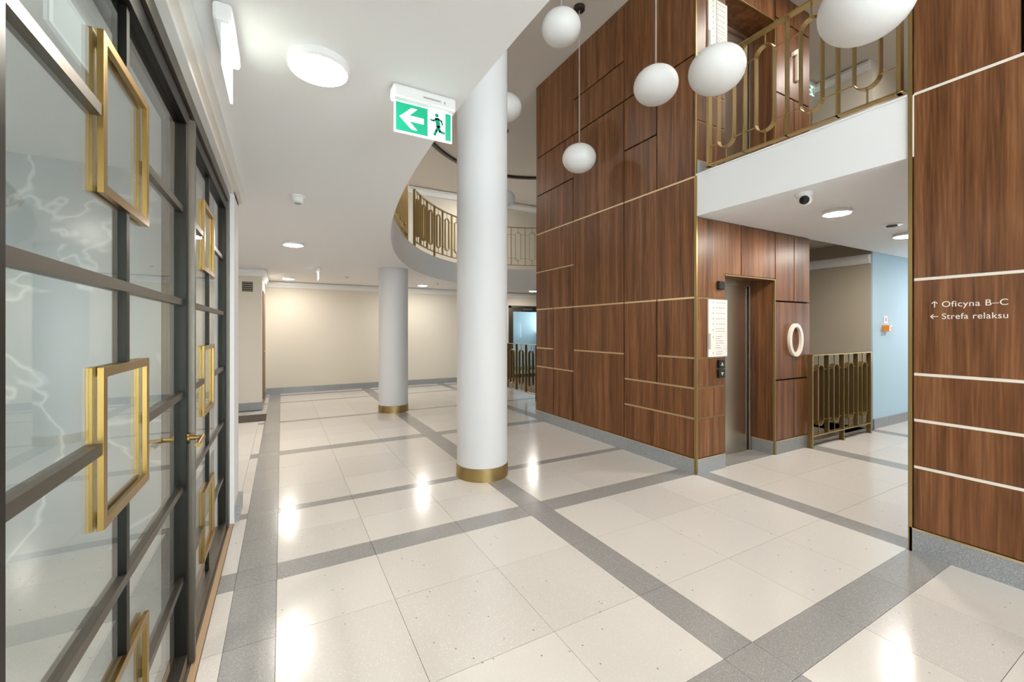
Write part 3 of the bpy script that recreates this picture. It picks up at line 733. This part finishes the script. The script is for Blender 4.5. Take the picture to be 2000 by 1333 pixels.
# ================================================================== EXIT SIGNS
def exit_sign_x(x0, x1, y, z, label):
    """sign along x facing -y"""
    e = thing('exit_sign', label, 'sign', ((x0+x1)/2, y, z))
    MB().box(x0, x1, y-0.028, y+0.028, z-0.062, z).build('housing', 'white_gloss', e, bevel=0.012)
    a, b, z0, z1 = x0+0.012, x1-0.012, z-0.195, z-0.062
    MB().box(a, b, y-0.004, y+0.004, z0, z1).build('panel', 'exit_white', e)
    f = y-0.0052
    cv = lambda p, q, d: (p, d, q)
    w = b-a; m = a+w*0.56
    MB().prism([(a+0.006, z0+0.007), (m, z0+0.007), (m, z1-0.005), (a+0.006, z1-0.005)], cv, f, f+0.001).build('green_field', 'exit_green', e)
    MB().prism([(b-0.032, z0+0.007), (b-0.006, z0+0.007), (b-0.006, z1-0.005), (b-0.032, z1-0.005)], cv, f, f+0.001).build('green_field', 'exit_green', e)
    cx, cz = (a+m)/2+0.002, (z0+z1)/2; s = 0.044
    arrow = [(cx-s*1.2, cz), (cx-0.002, cz+s*1.05), (cx+s*0.55, cz+s*1.05), (cx-s*0.25, cz+s*0.28), (cx+s*1.2, cz+s*0.28),
             (cx+s*1.2, cz-s*0.28), (cx-s*0.25, cz-s*0.28), (cx+s*0.55, cz-s*1.05), (cx-0.002, cz-s*1.05)]
    MB().prism(arrow, cv, f-0.001, f).build('arrow', 'exit_white', e)
    rx = (m + b-0.032)/2
    man = MB()
    def limb(pts, r):
        for (p, q), (u, v) in zip(pts[:-1], pts[1:]):
            d = Vector((u-p, v-q)); nn = Vector((-d.y, d.x)).normalized()*r; d = d.normalized()*r*0.5
            man.prism([(p-d.x-nn.x, q-d.y-nn.y), (u+d.x-nn.x, v+d.y-nn.y), (u+d.x+nn.x, v+d.y+nn.y), (p-d.x+nn.x, q-d.y+nn.y)], cv, f-0.0005, f)
    man.prism([(rx+0.001+0.0085*math.cos(k*math.pi/6), cz+0.043+0.0085*math.sin(k*math.pi/6)) for k in range(12)], cv, f-0.0005, f)
    limb([(rx+0.002, cz+0.028), (rx+0.008, cz-0.004)], 0.010)
    limb([(rx, cz+0.028), (rx-0.014, cz+0.016), (rx-0.028, cz+0.018)], 0.0042)
    limb([(rx+0.006, cz+0.028), (rx+0.022, cz+0.022), (rx+0.027, cz+0.006)], 0.0042)
    limb([(rx+0.006, cz-0.006), (rx-0.001, cz-0.026), (rx-0.010, cz-0.046)], 0.006)
    limb([(rx+0.010, cz-0.004), (rx+0.014, cz-0.026), (rx+0.036, cz-0.030)], 0.006)
    man.build('running_figure', 'exit_mark_green', e)
    MB().box(x0+0.13, x0+0.21, y-0.0295, y-0.0275, z-0.036, z-0.030).box(x0+0.225, x0+0.231, y-0.0295, y-0.0275, z-0.040, z-0.030).build('type_label', 'sign_ink', e)
exit_sign_x(0.407, 0.690, 1.80, ZC, 'green lit exit sign with arrow and running figure under the ceiling')
def exit_sign_y(x, y0, y1, z, label):
    e = thing('exit_sign', label, 'sign', (x, (y0+y1)/2, z))
    MB().box(x-0.028, x+0.028, y0, y1, z-0.062, z).build('housing', 'white_gloss', e, bevel=0.012)
    MB().box(x-0.004, x+0.004, y0+0.012, y1-0.012, z-0.195, z-0.062).build('panel', 'exit_white', e)
    MB().box(x+0.004, x+0.005, y0+0.02, y1-0.02, z-0.187, z-0.068).build('green_field', 'exit_pale', e)
exit_sign_y(-0.165, 1.60, 1.89, ZC, 'edge-on lit exit sign on the ceiling above the glass doors')
exit_sign_y(0.545, 7.70, 7.99, ZC, 'distant exit sign seen edge on under the far ceiling')
exit_sign_x(6.95, 7.20, 3.40, ZT, 'tiny green exit sign on the upper floor behind the railing')

# ================================================================== SMALL CEILING DEVICES
d = thing('smoke_detector', 'white smoke detector on the ceiling before the second lamp', 'detector', (0.111, 3.66, ZC))
MB().lathe((0.111, 3.66, ZC), [(0.055, 0), (0.055, -0.012), (0.043, -0.015), (0.040, -0.045), (0.028, -0.056)], 28).build('housing', 'white_gloss', d, smooth=True)
MB().lathe((0.111, 3.66, ZC), [(0.026, -0.0565), (0.018, -0.064)], 20).build('sensor', 'sign_ink', d, smooth=True)
for x, y, z, lb in ((1.13, 8.75, ZC, 'small dark sensor on the far ceiling left of the farther column'), (3.08, 9.05, ZC, 'small dark sensor on the far ceiling beside a lamp')):
    s = thing('ceiling_sensor', lb, 'sensor', (x, y, z))
    MB().lathe((x, y, z), [(0.05, 0), (0.05, -0.008), (0.035, -0.018)], 20).build('housing', 'white_gloss', s, smooth=True)
    MB().lathe((x, y, z), [(0.03, -0.018), (0.02, -0.026)], 16).build('sensor', 'sign_ink', s, smooth=True)
cm = thing('security_camera', 'white dome security camera with black lens on the corridor ceiling', 'camera', (3.66, 1.80, ZS))
MB().lathe((3.66, 1.80, ZS), [(0.058, 0), (0.058, -0.020), (0.052, -0.030)], 32).build('base', 'white_gloss', cm, smooth=True)
prof = [(max(0.0005, 0.050*math.cos(a)), 0.050*math.sin(a)) for a in [-math.pi/2 + math.pi*i/14 for i in range(15)]]
MB().lathe((3.655, 1.795, ZS-0.052), prof, 28, cap=False).build('ball', 'white_gloss', cm, smooth=True)
c = Vector((3.655, 1.795, ZS-0.052)); dv = (Vector((0.9, 0.6, 1.35)) - c).normalized()
prof2 = [(0.034, 0.0), (0.034, 0.046), (0.029, 0.052), (0.0005, 0.054)]
o = MB().lathe((0, 0, 0), prof2, 28, cap=False).build('lens', 'lens_black', None, smooth=True); o.parent = cm
o.matrix_local = Matrix.Translation(c - Vector((3.66, 1.80, ZS))) @ dv.to_track_quat('Z', 'Y').to_matrix().to_4x4()
av = thing('air_diffuser', 'ceiling air diffuser in the corridor', 'vent', (5.55, 1.90, ZS))
MB().lathe((5.55, 1.90, ZS), [(0.09, 0), (0.09, -0.008), (0.06, -0.012)], 28).build('ring', 'white_gloss', av, smooth=True)
MB().lathe((5.55, 1.90, ZS), [(0.045, -0.012), (0.045, -0.022)], 24).build('disc', 'vent_dark', av, smooth=True)

# ================================================================== WALL DEVICES AND SIGNS
# lift call buttons and sensor
for zz, lb, kind, up in ((1.84, 'black sensor box on walnut above the floor directory', 'sensor', None), (1.053, 'upper black lift call button with up arrow', 'button', 1), (0.957, 'lower black lift call button with down arrow', 'button', -1)):
    b = thing('lift_sensor' if up is None else 'call_button', lb, kind, (3.845, YC, zz))
    MB().box(3.80, 3.89, YC-0.030, YC, zz-0.042, zz+0.042).build('housing', 'black_plastic', b, bevel=0.006)
    if up:
        cv = lambda p, q, dd: (p, dd, q)
        tri = [(3.845-0.018, zz-0.014*up), (3.845+0.018, zz-0.014*up), (3.845, zz+0.018*up)]
        tri2 = [(3.845-0.009, zz-0.009*up), (3.845+0.009, zz-0.009*up), (3.845, zz+0.008*up)]
        MB().ring_strip(tri, tri2, cv, YC-0.032, YC-0.030).build('arrow_mark', 'letter_white', b)
b = thing('lift_sensor', 'black sensor box above the upper floor directory', 'sensor', (3.845, YC, 4.76))
MB().box(3.80, 3.89, YC-0.030, YC, 4.72, 4.80).build('housing', 'black_plastic', b, bevel=0.006)
def directory(z0, z1, label):
    s = thing('floor_directory', label, 'sign', (3.81, YC, z0), 'lift directories')
    x0, x1 = 3.655, 3.945
    MB().box(x0, x1, YC-0.016, YC-0.002, z0, z1).build('plate', 'sign_plate', s, bevel=0.001)
    h = z1-z0; f = YC-0.0168
    MB().box(x0-0.001, x0+0.030, f-0.001, f+0.006, z0+h*0.135, z0+h*0.41).build('marker', 'sign_grey', s)
    rows = [0.945, 0.855, 0.760, 0.665, 0.570, 0.490, 0.445, 0.355, 0.315, 0.275, 0.235, 0.195, 0.155, 0.085, 0.045]
    t = MB(); rr = random.Random(3)
    for k, q in enumerate(rows):
        z = z0+h*q; x = x0+0.108; e = x + (0.145 if k < 7 else 0.06 + 0.06*rr.random())
        while x < e:
            w = 0.006 + 0.010*rr.random(); t.box(x, x+w, f, f+0.0008, z-0.0028, z+0.0042*(0.6+0.6*rr.random())); x += w+0.003
    for q in (0.945, 0.855, 0.760, 0.665, 0.570, 0.470, 0.340, 0.065):
        z = z0+h*q; t.box(x0+0.062, x0+0.067, f, f+0.0008, z-0.009, z+0.010).box(x0+0.070, x0+0.075, f, f+0.0008, z-0.009, z+0.010)
    t.build('print', 'sign_ink', s)
    dv = MB()
    for q in (0.90, 0.805, 0.712, 0.617, 0.525, 0.405, 0.13): dv.box(x0+0.035, x1-0.012, f+0.0002, f+0.0008, z0+h*q-0.0007, z0+h*q+0.0007)
    dv.build('divider_lines', 'sign_ink', s)
directory(1.128, 1.695, 'pale floor directory plate on walnut beside the ground floor lift')
directory(4.10, 4.67, 'pale floor directory plate beside the upper floor lift')
# big floor numbers
n0 = 40
o_ = [(5.206+0.145*math.cos(2*math.pi*i/n0), 1.277+0.192*math.sin(2*math.pi*i/n0)) for i in range(n0)]
i_ = [(5.206+0.100*math.cos(2*math.pi*i/n0), 1.277+0.150*math.sin(2*math.pi*i/n0)) for i in range(n0)]
tag(MB().ring_strip(o_, i_, lambda p, q, dd: (p, dd, q), YC-0.030, YC-0.001).build('floor_number', 'letter_white', smooth=True), 'large white figure 0 on the walnut right of the lift', 'number')
one = [(5.225, 4.285), (5.275, 4.285), (5.275, 4.650), (5.235, 4.650), (5.150, 4.595), (5.150, 4.545), (5.225, 4.590)]
tag(MB().prism(one, lambda p, q, dd: (p, dd, q), YC-0.030, YC-0.001).build('floor_number', 'letter_white'), 'large white figure 1 on the walnut of the upper floor', 'number')
# wayfinding lettering
wf = thing('wayfinding_lettering', 'white lettering with arrows on the right walnut wall', 'sign', (XW, 0.82, 1.5))
def text(body, y_left, z_base, width, par):
    def mesh_of(t):
        cu = bpy.data.curves.new('letter', 'FONT'); cu.body = t; cu.size = 0.05; cu.extrude = 0.0008; cu.space_character = 1.06
        ob = bpy.data.objects.new('letter', cu); COL.objects.link(ob)
        me = bpy.data.meshes.new_from_object(ob.evaluated_get(bpy.context.evaluated_depsgraph_get())); bpy.data.objects.remove(ob)
        return me
    right = lambda t: max(v.co.x for v in mesh_of(t).vertices)
    full = mesh_of(body); x0 = min(v.co.x for v in full.vertices); k = width/(max(v.co.x for v in full.vertices)-x0)
    for n_, ch in enumerate(body):
        if ch == ' ': continue
        me = mesh_of(ch); dx = right(body[:n_+1]) - max(v.co.x for v in me.vertices)
        for v in me.vertices:
            lx, ly, lz = v.co
            v.co = Vector((XW-0.0012-lz, y_left-(lx+dx-x0)*k, z_base+ly*0.98)) - parent_loc(par)
        me.materials.append(MATS['letter_white'])
        ob = bpy.data.objects.new('letter', me); COL.objects.link(ob); ob.parent = par
text('Oficyna B\u2013C', 0.957, 1.535, 0.262, wf)
text('Strefa relaksu', 0.957, 1.462, 0.262, wf)
cvx = lambda p, q, dd: (dd, p, q)
t = 0.0022
def stroke(ar, a, b):
    dd = Vector((b[0]-a[0], b[1]-a[1])); nn = Vector((-dd.y, dd.x)).normalized()*t
    ar.prism([(a[0]-nn.x, a[1]-nn.y), (b[0]-nn.x, b[1]-nn.y), (b[0]+nn.x, b[1]+nn.y), (a[0]+nn.x, a[1]+nn.y)], cvx, XW-0.002, XW-0.0006)
for tip, tail, h1, h2 in (((0.990, 1.570), (0.990, 1.534), (1.003, 1.557), (0.977, 1.557)), ((1.008, 1.478), (0.974, 1.478), (0.995, 1.491), (0.995, 1.465))):
    ar = MB()
    for q in (tail, h1, h2): stroke(ar, tip, q)
    ar.build('arrow', 'letter_white', wf)
# fire alarm on the blue tinted wall
fa = thing('alarm_device', 'small orange and white alarm box on the blue tinted wall', 'alarm', (7.66, YC+0.03, 1.43))
MB().box(7.56, 7.63, YC-0.05, YC+0.03, 1.37, 1.46).build('beacon', 'orange_plastic', fa, bevel=0.008)
MB().box(7.63, 7.72, YC-0.03, YC+0.03, 1.37, 1.46).build('box', 'white_gloss', fa, bevel=0.004)
MB().box(7.66, 7.71, YC-0.034, YC-0.030, 1.375, 1.44).build('front', 'red_print', fa)
ps = thing('pictogram_sign', 'small white sign above the alarm box on the blue tinted wall', 'sign', (7.67, YC+0.03, 1.52))
MB().box(7.62, 7.71, YC+0.022, YC+0.03, 1.485, 1.59).build('plate', 'white_gloss', ps)
MB().box(7.64, 7.69, YC+0.020, YC+0.022, 1.51, 1.57).build('pictogram', 'red_print', ps)
# air grille on the pier
ag = thing('air_grille', 'small square air grille high on the beige pier', 'vent', (-0.515, 8.48, 2.135))
cv = lambda p, q, dd: (p, dd, q)
MB().ring_strip([(-0.615, 2.03), (-0.415, 2.03), (-0.415, 2.24), (-0.615, 2.24)], [(-0.595, 2.05), (-0.435, 2.05), (-0.435, 2.22), (-0.595, 2.22)], cv, 8.468, 8.48).build('frame', 'cream_wall', ag)
MB().box(-0.595, -0.435, 8.476, 8.4795, 2.05, 2.22).build('backing', 'vent_dark', ag)
for i in range(5): MB().box(-0.595, -0.435, 8.470, 8.4755, 2.066+0.034*i, 2.074+0.034*i).build('slat', 'beige_wall', ag)
# doormat
tag(MB().box(-1.5, -0.215, 7.42, 7.97, 0.0, 0.012).build('doormat', 'mat_brown', bevel=0.003), 'dark brown doormat on the floor before the beige pier', 'mat')
